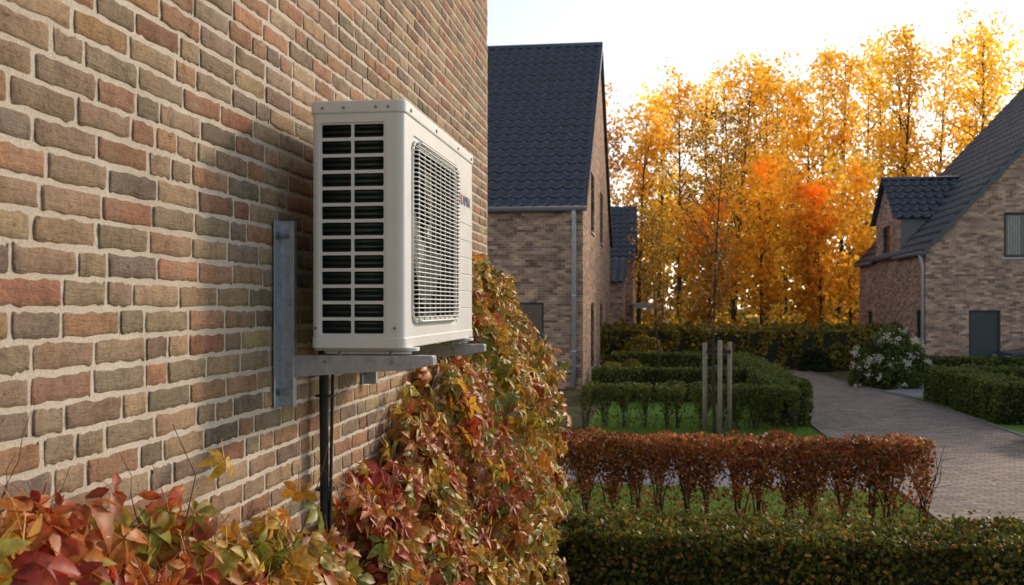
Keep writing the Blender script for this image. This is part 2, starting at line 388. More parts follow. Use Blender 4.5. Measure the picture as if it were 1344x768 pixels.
# house 2 (left middle)
h2=empty('brick_house')
X2,YN,YR,YF,E2,R2=-1.88,27.0,35.5,44.0,4.95,11.45
w=gable_prism('x',-14,X2,YN,YF,E2,YR,R2).obj('walls',M_fb1,h2)
wins=[('x',X2,30.5,32.2,4.55,6.4,1),('x',X2,35.9,37.7,4.55,6.4,1),('x',X2,30.5,32.2,.3,2.35,1),('x',X2,35.9,37.7,.3,2.35,1),('x',X2,40.4,41.6,.3,2.35,1),
      ('y',YN,-3.75,-2.95,.1,2.35,-1),('y',YN,-8.5,-7,.9,2.35,-1)]
boolean(w,[cutter(*a) for a in wins])
for a in wins: window(h2,*a,mull=2 if a[3]-a[2]>1.5 else 1)
for a in wins: sill(h2,a[0],a[1],a[2],a[3],a[4],a[6])
vlen=math.hypot(YR-YN,R2-E2)
tile_roof('roof',h2,(-14,YN-.12,E2-.02),(1,0,0),12.2,(0,YR-YN,R2-E2),vlen+.12,row=.48)
tile_roof('roof_rear',h2,(-14,YF+.12,E2-.02),(1,0,0),12.2,(0,-(YR-YN),R2-E2),vlen+.12,row=.48)
b=MB()
b.tube([(-14,YR,R2+.08),(X2+.1,YR,R2+.08)],.13,8); b.obj('ridge_tiles',M_tile,h2,True)
b=MB()
for sy in (1,-1):
    y0=YN if sy==1 else YF
    A=Vector((0,y0-sy*.1,E2-.1)); B=Vector((0,YR,R2-.02))
    b.add([(X2+.003,A.y,A.z),(X2+.12,A.y,A.z),(X2+.12,B.y,B.z),(X2+.003,B.y,B.z),(X2+.003,A.y,A.z+.19),(X2+.12,A.y,A.z+.19),(X2+.12,B.y,B.z+.19),(X2+.003,B.y,B.z+.19)],
          [(0,1,2,3),(7,6,5,4),(0,4,5,1),(1,5,6,2),(2,6,7,3),(3,7,4,0)])
b.obj('verge',M_tile,h2)
def half_gutter(m,p0,p1,r=.075):
    m.tube([p0,p1],r,10)
b=MB(); half_gutter(b,(-14,YN-.16,E2-.06),(X2+.1,YN-.16,E2-.06)); b.obj('gutter',M_zincgrey,h2,True)
b=MB(); b.tube([(-2.12,YN-.16,E2-.1),(-2.12,YN-.12,E2-.3),(-2.12,YN-.08,E2-.45),(-2.12,YN-.08,.05)],.065,10)
for z in (1,2.5,4): b.tube([(-2.12,YN-.08,z),(-2.12,YN-.08,z+.05)],.075,10)
b.obj('downpipe',M_lead,h2,True)

# house 3 (behind)
h3=empty('brick_house')
w=gable_prism('x',-12,-1.0,50,58,4.6,54,7.6).obj('walls',M_fb2,h3)
w3=[('x',-1.0,51,52.6,.3,2.2,1),('x',-1.0,54.5,56,.3,2.2,1),('y',50,-2.1,-1.35,.2,2.2,-1),('x',-1.0,53.4,54.6,4.2,5.6,1)]
boolean(w,[cutter(*a) for a in w3]); [window(h3,*a) for a in w3]
tile_roof('roof',h3,(-12,49.8,4.45),(1,0,0),11.15,(0,4.2,3.15),5.25); tile_roof('roof_rear',h3,(-12,58.2,4.45),(1,0,0),11.15,(0,-4.2,3.15),5.25)
w=gable_prism('x',-12,-1.35,46.4,50,3.4,49.9,4.5).obj('wing',M_fb2,h3)
tile_roof('wing_roof',h3,(-12,46.2,3.35),(1,0,0),10.75,(0,3.7,1.25),3.9)
pg=empty('wooden_canopy'); b=MB()
b.box(-.98,.55,48.9,52,2.15,2.42); b.obj('flat_roof',M_wframe,pg,bevel=.01)
b=MB()
for (x,y) in ((.42,49.05),(.42,51.85)): b.box(x-.08,x+.08,y-.08,y+.08,0,2.15)
b.obj('posts',M_stake,pg)

# house 4 (right)
h4=empty('brick_house')
X4,Y4,Y4F,E4,RX,RZ=8.87,34.3,44.9,4.1,16.0,11.8
w=gable_prism('y',Y4,Y4F,X4,2*RX-X4,E4,RX,RZ).obj('walls',M_fb2,h4)
w4=[('y',Y4,11.3,13.1,3.84,5.3,-1),('y',Y4,10.22,11.2,.05,2.12,-1),('x',X4,34.75,35.6,.05,2.12,-1),('x',X4,38.4,39.6,.7,2.05,-1),('x',X4,42.3,43.3,.7,2.05,-1)]
boolean(w,[cutter(*a) for a in w4])
window(h4,*w4[0],mull=2,fw=.08,curt=True); window(h4,*w4[1],mat_g=M_door,name='door'); window(h4,*w4[2],name='door')
window(h4,*w4[3]); window(h4,*w4[4])
for a in (w4[0],w4[3],w4[4]): sill(h4,a[0],a[1],a[2],a[3],a[4],a[6])
sl=math.hypot(RX-X4,RZ-E4); vd=(RX-X4,0,RZ-E4)
tile_roof('roof',h4,(X4-.15,Y4-.1,E4-.1),(0,1,0),Y4F-Y4+.2,vd,sl+.2)
tile_roof('roof_rear',h4,(2*RX-X4+.15,Y4-.1,E4-.1),(0,1,0),Y4F-Y4+.2,(-vd[0],0,vd[2]),sl+.2)
b=MB()
for s,x0 in ((1,X4-.12),(-1,2*RX-X4+.12)):
    A=(x0,E4-.22); B=(RX,RZ-.06)
    b.add([(A[0],Y4-.11,A[1]),(A[0],Y4-.003,A[1]),(B[0],Y4-.003,B[1]),(B[0],Y4-.11,B[1]),(A[0],Y4-.11,A[1]+.2),(A[0],Y4-.003,A[1]+.2),(B[0],Y4-.003,B[1]+.2),(B[0],Y4-.11,B[1]+.2)],
          [(0,1,2,3),(7,6,5,4),(0,4,5,1),(1,5,6,2),(2,6,7,3),(3,7,4,0)])
b.obj('verge',M_tile,h4)
b=MB(); half_gutter(b,(X4-.16,Y4-.1,E4-.1),(X4-.16,38.0,E4-.1)); half_gutter(b,(X4-.16,41.7,E4-.1),(X4-.16,Y4F,E4-.1)); b.obj('gutter',M_zincgrey,h4,True)
b=MB(); b.tube([(X4-.16,Y4+.12,E4-.12),(X4-.1,Y4+.12,E4-.35),(X4-.06,Y4+.12,E4-.5),(X4-.06,Y4+.12,.05)],.06,10); b.obj('downpipe',M_lead,h4,True)
w=gable_prism('x',X4-.004,10.2,38.1,41.6,5.6,39.85,7.05).obj('dormer_wall',M_fb2,h4)
dw=('x',X4-.004,39.2,40.5,3.9,5.3,-1); boolean(w,[cutter(*dw)]); window(h4,*dw)
b=MB(); b.prism([(9.0,4.2),(10.55,5.75),(9.0,5.6)],'y',38.06,38.097); b.prism([(9.0,4.2),(10.55,5.75),(9.0,5.6)],'y',41.603,41.64)
b.obj('dormer_cheek',M_zincgrey,h4)
sd=math.hypot(1.95,1.6)
tile_roof('dormer_roof',h4,(X4-.2,37.9,5.45),(1,0,0),3.2,(0,1.95,1.62),sd); tile_roof('dormer_roof_rear',h4,(X4-.2,41.8,5.45),(1,0,0),3.2,(0,-1.95,1.62),sd)
b=MB(); b.tube([(X4-.2,39.85,7.12),(11.9,39.85,7.12)],.09,8); b.obj('dormer_ridge',M_tile,h4,True)

# ---------------------------------------------------------------- AC unit
ac=empty('air_conditioner_outdoor_unit',(0,0,0))
x0,x1,y0,y1,z0,z1=-1.079,-.775,3.05,4.26,2.13,2.872
def rounded_rect(u0,u1,w0,w1,r,n=5):
    pts=[]
    for cx,cy,a in ((u1-r,w0+r,-90),(u1-r,w1-r,0),(u0+r,w1-r,90),(u0+r,w0+r,180)):
        for i in range(n+1):
            t=math.radians(a+90*i/n); pts.append((cx+r*math.cos(t),cy+r*math.sin(t)))
    return pts
b=MB(); b.prism(rounded_rect(x0,x1,y0,y1,.026,7),'z',z0,z1); case=b.obj('casing',M_white,ac)
inn=MB(); inn.prism(rounded_rect(x0+.014,x1-.014,y0+.014,y1-.014,.01),'z',z0+.01,z1-.01)
cuts=[inn.obj('c',None)]
sx0,sx1,sz0,sz1=-1.045,-.842,2.163,2.827
c=MB(); c.prism(rounded_rect(sx0-.008,sx1+.008,sz0-.006,sz1+.006,.012),'y',y0-.05,y0+.005); cuts.append(c.obj('c',None))
c=MB(); rows=13; gp=.0105; hgt=(sz1-sz0-gp*(rows-1))/rows; xm=(sx0+sx1)/2
for r in range(rows):
    zz=sz0+r*(hgt+gp)
    c.prism(rounded_rect(sx0,xm-.0045,zz,zz+hgt,.005,3),'y',y0-.04,y0+.03)
    c.prism(rounded_rect(xm+.0045,sx1,zz,zz+hgt,.005,3),'y',y0-.04,y0+.03)
cuts.append(c.obj('c',None))
gy0,gy1,gz0,gz1=3.165,3.91,2.20,2.79
c=MB(); c.prism(rounded_rect(gy0-.02,gy1+.02,gz0-.02,gz1+.02,.05),'x',x1-.005,x1+.05); cuts.append(c.obj('c',None))
c=MB(); c.prism(rounded_rect(gy0+.01,gy1-.01,gz0+.01,gz1-.01,.04),'x',x1-.05,x1+.04); cuts.append(c.obj('c',None))
c=MB()
for zz in (2.24,2.31,2.38,2.45,2.52,2.59): c.box(x1-.003,x1+.03,3.97,4.22,zz,zz+.005)
cuts.append(c.obj('c',None))
boolean(case,cuts)
m=case.modifiers.new('b','BEVEL'); m.width=.0018; m.segments=2; m.limit_method='ANGLE'; m.angle_limit=math.radians(50)
b=MB(); b.prism(rounded_rect(x0-.005,x1+.005,y0-.005,y1+.005,.03),'z',z1-.012,z1+.03); b.obj('top_cover',M_white,ac,bevel=.007,segs=3)
b=MB(); b.prism(rounded_rect(x0-.002,x1+.003,y0-.002,y1+.002,.028),'z',z0-.014,z0+.022); b.obj('base_pan',M_white,ac,bevel=.004)
b=MB(); b.box(x0+.02,x1-.03,y0+.052,y0+.058,z0+.02,z1-.02); b.obj('coil_back',M_dark,ac)
b=MB()
for i in range(40):
    zz=z0+.03+i*.0175; b.tube([(x0+.02,y0+.038,zz),(x1-.04,y0+.038,zz)],.0056,6)
b.obj('coil_tubes',M_fin,ac,True)
b=MB(); cy,cz=(gy0+gy1)/2,(gz0+gz1)/2
b.box(x1-.075,x1-.07,gy0-.03,gy1+.03,gz0-.03,gz1+.03); b.obj('shroud_plate',M_dark,ac)  # plate coloured near black for the darkness behind the fan guard
b=MB(); seg=40
for i in range(seg):
    a0,a1=2*math.pi*i/seg,2*math.pi*(i+1)/seg
    P=lambda a,r,x:(x,cy+r*math.cos(a),cz+r*math.sin(a))
    b.add([P(a0,.275,x1-.02),P(a1,.275,x1-.02),P(a1,.26,x1-.069),P(a0,.26,x1-.069)],[(0,1,2,3)])
b.obj('fan_ring',M_dark,ac,True)
b=MB()
for kk in range(3):
    base=kk*2*math.pi/3; vs=[];fs=[]
    for i in range(7):
        a=base+i*.26
        for r in (.05,.15,.245): vs.append((x1-.062+.006*i*.9,cy+r*math.cos(a+r*1.5),cz+r*math.sin(a+r*1.5)))
    for i in range(6):
        for j in range(2): fs.append((i*3+j,i*3+j+1,(i+1)*3+j+1,(i+1)*3+j))
    b.add(vs,fs)
b.tube([(x1-.068,cy,cz),(x1-.03,cy,cz)],[.055,.05],20); b.obj('fan',M_frame,ac,True)
b=MB(); gx=x1+.016; rr=.055
nw=41
for i in range(nw):
    zz=gz0+(gz1-gz0)*i/(nw-1)
    e=min(zz-gz0,gz1-zz); ins=0 if e>=rr else rr-math.sqrt(max(rr*rr-(rr-e)**2,0))
    b.tube([(x1-.003,gy0+ins,zz),(gx-.003,gy0+ins+.008,zz),(gx,gy0+ins+.03,zz),(gx,gy1-ins-.03,zz),(gx-.003,gy1-ins-.008,zz),(x1-.003,gy1-ins,zz)],.0025 if i not in (0,nw-1) else .004,6)
for i in range(9):
    yy=gy0+(gy1-gy0)*(i+.5)/9
    b.tube([(gx-.004,yy,gz0+.004),(gx-.004,yy,gz1-.004)],.0024,6)
pr=rounded_rect(gy0-.003,gy1+.003,gz0-.003,gz1+.003,rr)
for i in range(len(pr)):
    p,q=pr[i],pr[(i+1)%len(pr)]; b.tube([(x1+.001,p[0],p[1]),(x1+.001,q[0],q[1])],.0045,6)
b.obj('fan_guard',M_whitep,ac,True)
b=MB()
for yy in (3.12,3.5,3.9,4.19):
    b.tube([(x1+.004,yy,z1+.006),(x1+.009,yy,z1+.006)],.006,10)
for xx in (x0+.04,x0+.11,x1-.09,x1-.05):
    b.tube([(xx,y0-.009,z1+.006),(xx,y0-.004,z1+.006)],.0048,10)
for xx in (x0+.015,x1-.03): b.tube([(xx,y0-.003,z0+.05),(xx,y0+.002,z0+.05)],.0048,10)
b.obj('screws',M_bolt,ac)
zb=2.665
b=MB(); b.prism([(3.955,zb),(3.973,zb),(3.985,zb+.025),(3.967,zb+.05),(3.95,zb+.03)],'x',x1+.0005,x1+.0025); b.obj('badge_mark',M_red,ac)
cu=bpy.data.curves.new('badge','FONT'); cu.body='LAMRA'; cu.size=.06; cu.extrude=.0006
t=bpy.data.objects.new('badge_letters',cu); link(t,ac); t.location=(x1+.0018,3.992,zb+.002); t.rotation_euler=(math.radians(90),0,math.radians(90)); cu.materials.append(M_blue)
b=MB()
for yy in (3.13,4.1):
    b.prism(rounded_rect(x0-.01,x1+.03,yy-.035,yy+.035,.03),'z',z0-.024,z0-.013)
    b.prism(rounded_rect(x0+.02,x1+.005,yy-.028,yy+.028,.025),'z',z0-.034,z0-.025)
b.obj('feet',M_whitep,ac,bevel=.002)
br=empty('wall_bracket')
for nm,yb in (('near',3.075),('far',4.04)):
    b=MB(); xw=WX+.006; pz0,pz1=(1.925,2.525)
    b.box(xw,xw+.004,yb-.05,yb,pz0,pz1)
    b.box(xw,xw+.048,yb+.0005,yb+.004,pz0,pz1)
    b.box(xw+.044,xw+.048,yb+.0045,yb+.03,pz0,pz1)
    b.obj('upright_'+nm,M_galv,br,bevel=.0012)
    b=MB(); xe=-.69; zt=z0-.037
    b.add([(xw+.052,yb-.004,zt),(xe,yb-.004,zt),(xe,yb-.004,zt-.03),(xe-.08,yb-.004,zt-.045),(xw+.052,yb-.004,zt-.07),
           (xw+.052,yb-.001,zt),(xe,yb-.001,zt),(xe,yb-.001,zt-.03),(xe-.08,yb-.001,zt-.045),(xw+.052,yb-.001,zt-.07)],
          [(0,1,2,3,4),(9,8,7,6,5),(0,5,6,1),(1,6,7,2),(2,7,8,3),(3,8,9,4),(4,9,5,0)])
    b.box(xw+.052,xe,yb-.0005,yb+.055,zt-.0035,zt)
    b.box(xe-.02,xe+.003,yb-.0003,yb+.052,zt-.03,zt-.004)
    b.add([(xw+.053,yb,zt-.07),(xe-.08,yb,zt-.045),(xe-.08,yb+.03,zt-.045),(xw+.053,yb+.03,zt-.07),(xw+.053,yb,zt-.067),(xe-.08,yb,zt-.042),(xe-.08,yb+.03,zt-.042),(xw+.053,yb+.03,zt-.067)],
          [(0,1,2,3),(7,6,5,4),(0,4,5,1),(1,5,6,2),(2,6,7,3),(3,7,4,0)])
    b.obj('arm_'+nm,M_galv,br,bevel=.001)
    b=MB()
    for zz in (pz1-.05,pz0+.05):
        b.tube([(xw+.004,yb-.025,zz),(xw+.007,yb-.025,zz)],.013,12); b.tube([(xw+.007,yb-.025,zz),(xw+.016,yb-.025,zz)],.008,6)
    b.tube([(xw+.026,yb-.006,pz1-.05),(xw+.026,yb,pz1-.05)],.009,6)
    for xx in (-1.04,-.82): b.tube([(xx,yb-.009,zt-.02),(xx,yb-.003,zt-.02)],.006,6)
    for xx in (-1.0,-.83): b.tube([(xx,yb+.03,zt-.02),(xx,yb+.03,zt+.012)],.006,6)
    b.obj('bolts_'+nm,M_bolt,br)
pp=empty('insulated_pipes'); b=MB()
def wav(px,py,r,amp,ph,z_top=2.12,z_bot=.1):
    pts=[]; 
    for i in range(24):
        t=i/23; z=z_top+(z_bot-z_top)*t; pts.append((px+amp*math.sin(5*t+ph),py+amp*1.6*math.sin(4*t+ph+1),z))
    b.tube(pts,r,12)
wav(WX+.045,3.385,.016,.005,0); wav(WX+.04,3.415,.012,.006,1.5); wav(WX+.075,3.40,.006,.006,2.2)
b.obj('pipe_run',M_rubber,pp,True)
b=MB()
for zz in (1.93,1.6,1.2): b.tube([(WX+.05,3.4,zz),(WX+.05,3.4,zz+.006)],.036,14)
b.obj('cable_ties',M_rubber,pp)

# ---------------------------------------------------------------- creeper
cr=empty('virginia_creeper_vine')
def leaflet(L,W,bend,fold,curl):
    ts=np.array([0,.18,.42,.68,.88,1.0]); wd=np.array([.05,.62,1.0,.74,.32,.02])*W*.5
    vs=[];fs=[]
    for i,(t,w_) in enumerate(zip(ts,wd)):
        zc=-bend*t*t*L; yc=t*L*(1-.15*bend*t)
        vs+=[(-w_,yc,zc+fold*w_-curl*w_*t),(0,yc,zc),(w_,yc,zc+fold*w_-curl*w_*t)]
    for i in range(len(ts)-1):
        a=i*3; fs+=[(a,a+1,a+4,a+3),(a+1,a+2,a+5,a+4)]
    return np.array(vs),np.array(fs)
def comp_leaf(seed):
    r=np.random.default_rng(seed); Vs=[];Fs=[];n=0
    for ang,l in ((-105,.6),(-52,.85),(0,1.0),(52,.85),(105,.6)):
        a=math.radians(ang+r.normal(0,7)); V,F=leaflet(l*r.uniform(.9,1.1),.5*l*r.uniform(.85,1.15),r.uniform(.05,.6),r.uniform(.15,.6),0)
        tilt=r.normal(-.15,.2); ct,st=math.cos(tilt),math.sin(tilt)
        V=V@np.array([[1,0,0],[0,ct,st],[0,-st,ct]])
        V=V+np.array([0,.08,0])
        c,s=math.cos(a),math.sin(a); V=np.column_stack([V[:,0]*c+V[:,1]*s,-V[:,0]*s+V[:,1]*c,V[:,2]])
        Vs.append(V);Fs.append(F+n);n+=len(V)
    V=np.array([(-.015,0,0),(.015,0,0),(.012,-.9,-.12),(-.012,-.9,-.12)]); Vs.append(V);Fs.append(np.array([(0,1,2,3)])+n)
    return np.vstack(Vs),np.vstack(Fs)
TL=[comp_leaf(100+i) for i in range(8)]
ky=np.array([-.5,1.0,1.5,1.75,2.0,2.4,2.9,3.4,3.8,4.2,4.6,4.9,5.4,6.0,6.6,7.3]); kz=np.array([1.82,1.86,1.87,1.80,1.70,1.57,1.47,1.42,1.45,1.56,1.72,1.86,2.08,2.38,2.45,2.4])
def ztop(y): return np.interp(y,ky,kz)+.05*np.sin(y*9)+.035*np.sin(y*23+1)
def thick(y,z): return np.clip(.13+.5*(ztop(y)-z),.08,np.interp(y,[1,3.5,4.5,5.5,6.5,7.3],[.62,.62,.62,.60,.55,.44]))*(1+.12*np.sin(y*5.3+z*4)+.09*np.sin(z*9-y*3))
n=8600
yy=np.concatenate([rng.uniform(.8,7.3,int(n*.70)),rng.uniform(1.2,5,n-int(n*.70))]); zt=ztop(yy)
fr=rng.random(n)**1.3; zz=zt-fr*zt
dep=1-np.abs(rng.normal(0,.22,n)); dep=np.clip(dep,.15,1.1)
xx=WX+.03+thick(yy,zz)*dep
P=np.column_stack([xx,yy,zz])
keep=(P[:,0]**2+P[:,1]**2+(P[:,2]-2.25)**2)>1.25**2
gap=(clump(P,9,21)>.25)&((ztop(P[:,1])-P[:,2])<.22)
keep&=~gap
P=P[keep]
ns=240; ys=rng.uniform(1.7,6.6,ns); zs=ztop(ys)+np.abs(rng.normal(0,.07,ns)); P=np.vstack([P,np.column_stack([WX+.03+rng.random(ns)*.1,ys,zs])]); yy=P[:,1]; zz=P[:,2]; n=len(P)
nrm=np.column_stack([np.ones(n)*1.0,-.45*np.ones(n),.7*np.ones(n)])+rng.normal(0,.4,(n,3))
tip=np.column_stack([.3+rng.normal(0,.5,n),-.15+rng.normal(0,.75,n),-.75+rng.normal(0,.45,n)])
R=frames(tip,nrm); S=rng.uniform(.05,.10,n)*np.where(yy<3,1.08,1.0)
cl=clump(P,3.1,3); 
pr_red=np.clip(.46-.09*(yy-1.5)+.5*cl-.25*np.clip(zz-1.5,0,1)*(yy>4),.06,.88)
red=np.array([(.36,.035,.02),(.46,.08,.025),(.30,.025,.022),(.52,.15,.033),(.44,.10,.035),(.50,.19,.038)])
gold=np.array([(.56,.31,.045),(.52,.34,.05),(.26,.28,.045),(.54,.24,.035),(.17,.22,.036),(.60,.39,.055),(.46,.20,.035),(.36,.31,.05)])
isred=rng.random(n)<pr_red
C=np.where(isred[:,None],red[rng.integers(0,len(red),n)],gold[rng.integers(0,len(gold),n)])
C=C*rng.uniform(.7,1.25,(n,1))
vi=rng.integers(0,len(TL),n)
Vall=[];Fall=[];Call=[];off=0
for k_,(tv,tf) in enumerate(TL):
    s=vi==k_
    V,F=instances(tv,tf,R[s],P[s],S[s]); Vall.append(V);Fall.append(F+off);off+=len(V)
    cc=np.repeat(C[s],len(tv),axis=0).reshape(-1,len(tv),3)
    tipf=np.clip(np.linalg.norm(tv[:,:2],axis=1),0,1)[None,:,None]
    other=np.where(rng.random((s.sum(),1,1))<.45,np.array([.42,.09,.025]),np.array([.44,.32,.05]))
    cc=cc*(1-.38*tipf)+other*.38*tipf; Call.append(cc.reshape(-1,3))
np_mesh('leaves',np.vstack(Vall),np.vstack(Fall),M_leaf,col=np.vstack(Call),parent=cr,smooth=True)
b=MB()
for i in range(150):
    y=rng.uniform(1.0,7.2); zt_=float(ztop(y)); z=max(.0,rng.uniform(.2,zt_-.3)); pts=[]; x=WX+.02; up=rng.uniform(.3,.75)
    d=rng.normal(0,.25)
    m_=7
    for j in range(m_):
        t=j/(m_-1); pts.append((x+.015+abs(rng.normal(0,.012))+.12*t*rng.random(),min(y+d*t+rng.normal(0,.015),7.25),z+up*t))
    b.tube(pts,[.0035*(1-.75*j/(m_-1)) for j in range(m_)],5)
for i in range(60):
    y=rng.uniform(1.3,5.6); z=float(ztop(y))-.1; pts=[]; d=rng.normal(0,.12); up=rng.uniform(.1,.33)
    for j in range(7):
        t=j/6; pts.append((WX+.012+.05*t*rng.random(),y+d*t+.02*math.sin(7*t+i),z+up*t))
    b.tube(pts,[.0022*(1-.75*j/6) for j in range(7)],4)
b.obj('stems',M_stem,cr)

# ---------------------------------------------------------------- hedges
def hedge(name,x0,x1,y0,y1,h,n,size,pal,w=None,core=True,wob=.05,mat=None):
    e=empty(name); 
    A=[(x1-x0)*h,(x1-x0)*h,(y1-y0)*h,(y1-y0)*h,(x1-x0)*(y1-y0)*1.3]; A=np.array(A)/sum(A)
    f=rng.choice(5,n,p=A); a=rng.random(n); c=rng.random(n); dd=np.abs(rng.normal(0,.045,n))-.02-.05*(rng.random(n)<.04)
    X=np.where(f==0,x0+(x1-x0)*a,np.where(f==1,x0+(x1-x0)*a,np.where(f==2,x0+dd,np.where(f==3,x1-dd,x0+(x1-x0)*a))))
    Y=np.where(f==0,y0+dd,np.where(f==1,y1-dd,y0+(y1-y0)*(np.where(f==4,c,a))))
    Z=np.where(f==4,h-dd,h*c)
    P=np.column_stack([X,Y,Z]); 
    wv=wob*clump(P,5,11)
    P[:,1]+=np.where(f==0,-wv,np.where(f==1,wv,0)); P[:,0]+=np.where(f==2,-wv,np.where(f==3,wv,0)); P[:,2]=np.maximum(.01,P[:,2]+np.where(f==4,wv*.6,0))
    C=palette(n,pal,w,.3)*(1+.35*clump(P,6,5))[:,None]
    leaf_cloud('leaves',P,size,np.clip(C,.003,1),mat or M_hleaf,e)
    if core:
        b=MB(); i=.07; b.box(x0+i,x1-i,y0+i,y1-i,0,h-i); b.obj('shade_core',M_core,e)  # solid dark box, coloured as the shade inside the hedge
    return e
GREEN=[(.095,.135,.032),(.13,.175,.036),(.155,.175,.04),(.21,.15,.036),(.07,.095,.025)]
GW=[.3,.3,.2,.1,.1]
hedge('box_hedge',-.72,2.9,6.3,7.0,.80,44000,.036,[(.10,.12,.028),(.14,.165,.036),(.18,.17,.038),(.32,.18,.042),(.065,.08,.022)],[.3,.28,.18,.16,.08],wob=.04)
COP=[(.36,.12,.05),(.44,.17,.065),(.29,.085,.04),(.44,.23,.08),(.19,.08,.035),(.16,.14,.038)]
def beech(name,x0,x1,y0,y1,h,n,size,pal,w,spacing,low,fl=.10):
    e=empty(name); b=MB(); xs=np.arange(x0+.1,x1-.05,spacing); xs=xs+rng.normal(0,spacing*.14,len(xs)); lows=low*rng.uniform(.5,1.2,len(xs))
    for x in xs:
        for k_ in range(6):
            bx=x+rng.normal(0,.03); by=(y0+y1)/2+rng.normal(0,.03); tx=x+rng.uniform(-.2,.2); ty=rng.uniform(y0+.05,y1-.05); 
            zt_=h*rng.uniform(.75,.98)
            pts=[(bx,by,0),(bx+(tx-bx)*.3,by+(ty-by)*.3,zt_*.35),(tx+rng.normal(0,.03),ty,zt_*.7),(tx,ty,zt_)]
            b.tube(pts,[.010,.008,.005,.002],5); 
            for j in range(5):
                t=rng.uniform(.15,.85); q0=Vector((bx+(tx-bx)*t,by+(ty-by)*t,zt_*t)); b.tube([q0,q0+Vector((rng.normal(0,.12),rng.normal(0,.1),rng.uniform(.03,.15)))],[.004,.0015],4)
    b.obj('stems',M_bark,e)
    z=h*(1-rng.random(n)**1.15*.98)
    X=rng.uniform(x0,x1,n)
    D=np.abs(X[:,None]-xs[None]); ni=D.argmin(1); phase=np.clip(D.min(1)/(spacing*.5),0,1.2)
    hf=z/h+.14*clump(np.column_stack([X,X*0,z]),14,7)
    prob=np.clip((hf-lows[ni]*(.15+phase*1.1))/.35,fl,1)
    keep=rng.random(n)<prob; X=X[keep]; z=z[keep]; m_=len(X)
    Y=(y0+y1)/2+(y1-y0)/2*np.sin(rng.uniform(-1.57,1.57,m_))*(.6+.4*(z/h))
    P=np.column_stack([X,Y,z+.05*clump(np.column_stack([X,Y,Y*0]),7,2)*(z/h)])
    C=palette(m_,pal,w,.3)*(1+.35*clump(P,8,9))[:,None]
    leaf_cloud('leaves',P,size,np.clip(C,.003,1),M_hleaf,e)
beech('copper_beech_hedge',-1.1,2.84,10.6,11.15,.86,34000,.044,COP,[.26,.24,.18,.14,.1,.08],.27,.42,.11)
beech('hornbeam_hedge',-1.3,2.6,18.2,18.9,.80,20000,.055,[(.11,.16,.033),(.14,.18,.038),(.22,.16,.038),(.10,.12,.028)],[.35,.3,.15,.2],.34,.72,.06)
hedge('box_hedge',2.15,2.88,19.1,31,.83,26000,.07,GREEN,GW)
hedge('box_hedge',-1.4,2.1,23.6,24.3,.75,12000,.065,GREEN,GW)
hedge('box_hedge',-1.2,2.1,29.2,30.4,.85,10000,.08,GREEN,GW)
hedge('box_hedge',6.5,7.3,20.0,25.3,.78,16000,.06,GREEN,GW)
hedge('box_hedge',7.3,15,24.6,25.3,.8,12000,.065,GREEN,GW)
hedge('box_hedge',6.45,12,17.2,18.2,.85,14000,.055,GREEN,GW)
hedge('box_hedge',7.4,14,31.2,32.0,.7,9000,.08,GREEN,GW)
OL=[(.24,.20,.036),(.34,.26,.046),(.16,.16,.032),(.40,.27,.046)]
hedge('overgrown_hedge',-3,9,36.4,38.6,1.4,26000,.14,OL,wob=.35)

def bush(name,c,r,h,n,size,pal,w=None,flowers=0):
    e=empty(name); d=rand_dirs(n); rad=1-np.abs(rng.normal(0,.13,n)); P=d*rad[:,None]
    P[:,2]=np.abs(P[:,2]); f=1+.16*clump(P*1.0,5,int(abs(c[1])))
    P=P*f[:,None]*np.array([r,r,h])+np.array(c); C=palette(n,pal,w,.3)*(1+.3*clump(P,4,3))[:,None]
    leaf_cloud('leaves',P,size,np.clip(C,.004,1),M_hleaf,e)
    b=MB(); 
    for k_ in range(14):
        a=rng.uniform(0,6.28); q=rng.uniform(.3,.85); b.tube([(c[0]+rng.normal(0,.08),c[1]+rng.normal(0,.08),0),(c[0]+r*q*math.cos(a)*.5,c[1]+r*q*math.sin(a)*.5,h*.45),(c[0]+r*q*math.cos(a),c[1]+r*q*math.sin(a),h*.8*math.sqrt(1-q*q*.8))],[.02,.013,.004],5)
    b.obj('branches',M_bark,e)
    if flowers:
        m_=flowers; dd=rand_dirs(m_); dd[:,2]=np.abs(dd[:,2]); dd[:,1]=-np.abs(dd[:,1])*np.where(rng.random(m_)<.7,1,-1)
        PC=dd*np.array([r,r,h])*1.05+np.array(c)
        PP=np.repeat(PC,26,axis=0)+rng.normal(0,.055,(m_*26,3))
        leaf_cloud('blossoms',PP,.06,palette(len(PP),[(.8,.79,.74),(.7,.72,.62)],var=.1),M_hleaf,e)
bush('round_shrub',(-.75,25.6,0),.75,.88,9000,.06,[(.22,.18,.035),(.36,.25,.045),(.17,.15,.035)])
bush('flowering_shrub',(6.6,29.2,0),1.1,1.55,12000,.09,[(.09,.12,.03),(.12,.16,.04)],None,60)
bush('evergreen_shrub',(5.6,35.6,0),.55,.8,5000,.09,[(.04,.06,.02),(.05,.07,.022)])
bush('evergreen_shrub',(-.3,33.5,0),.8,1.3,5000,.1,OL)

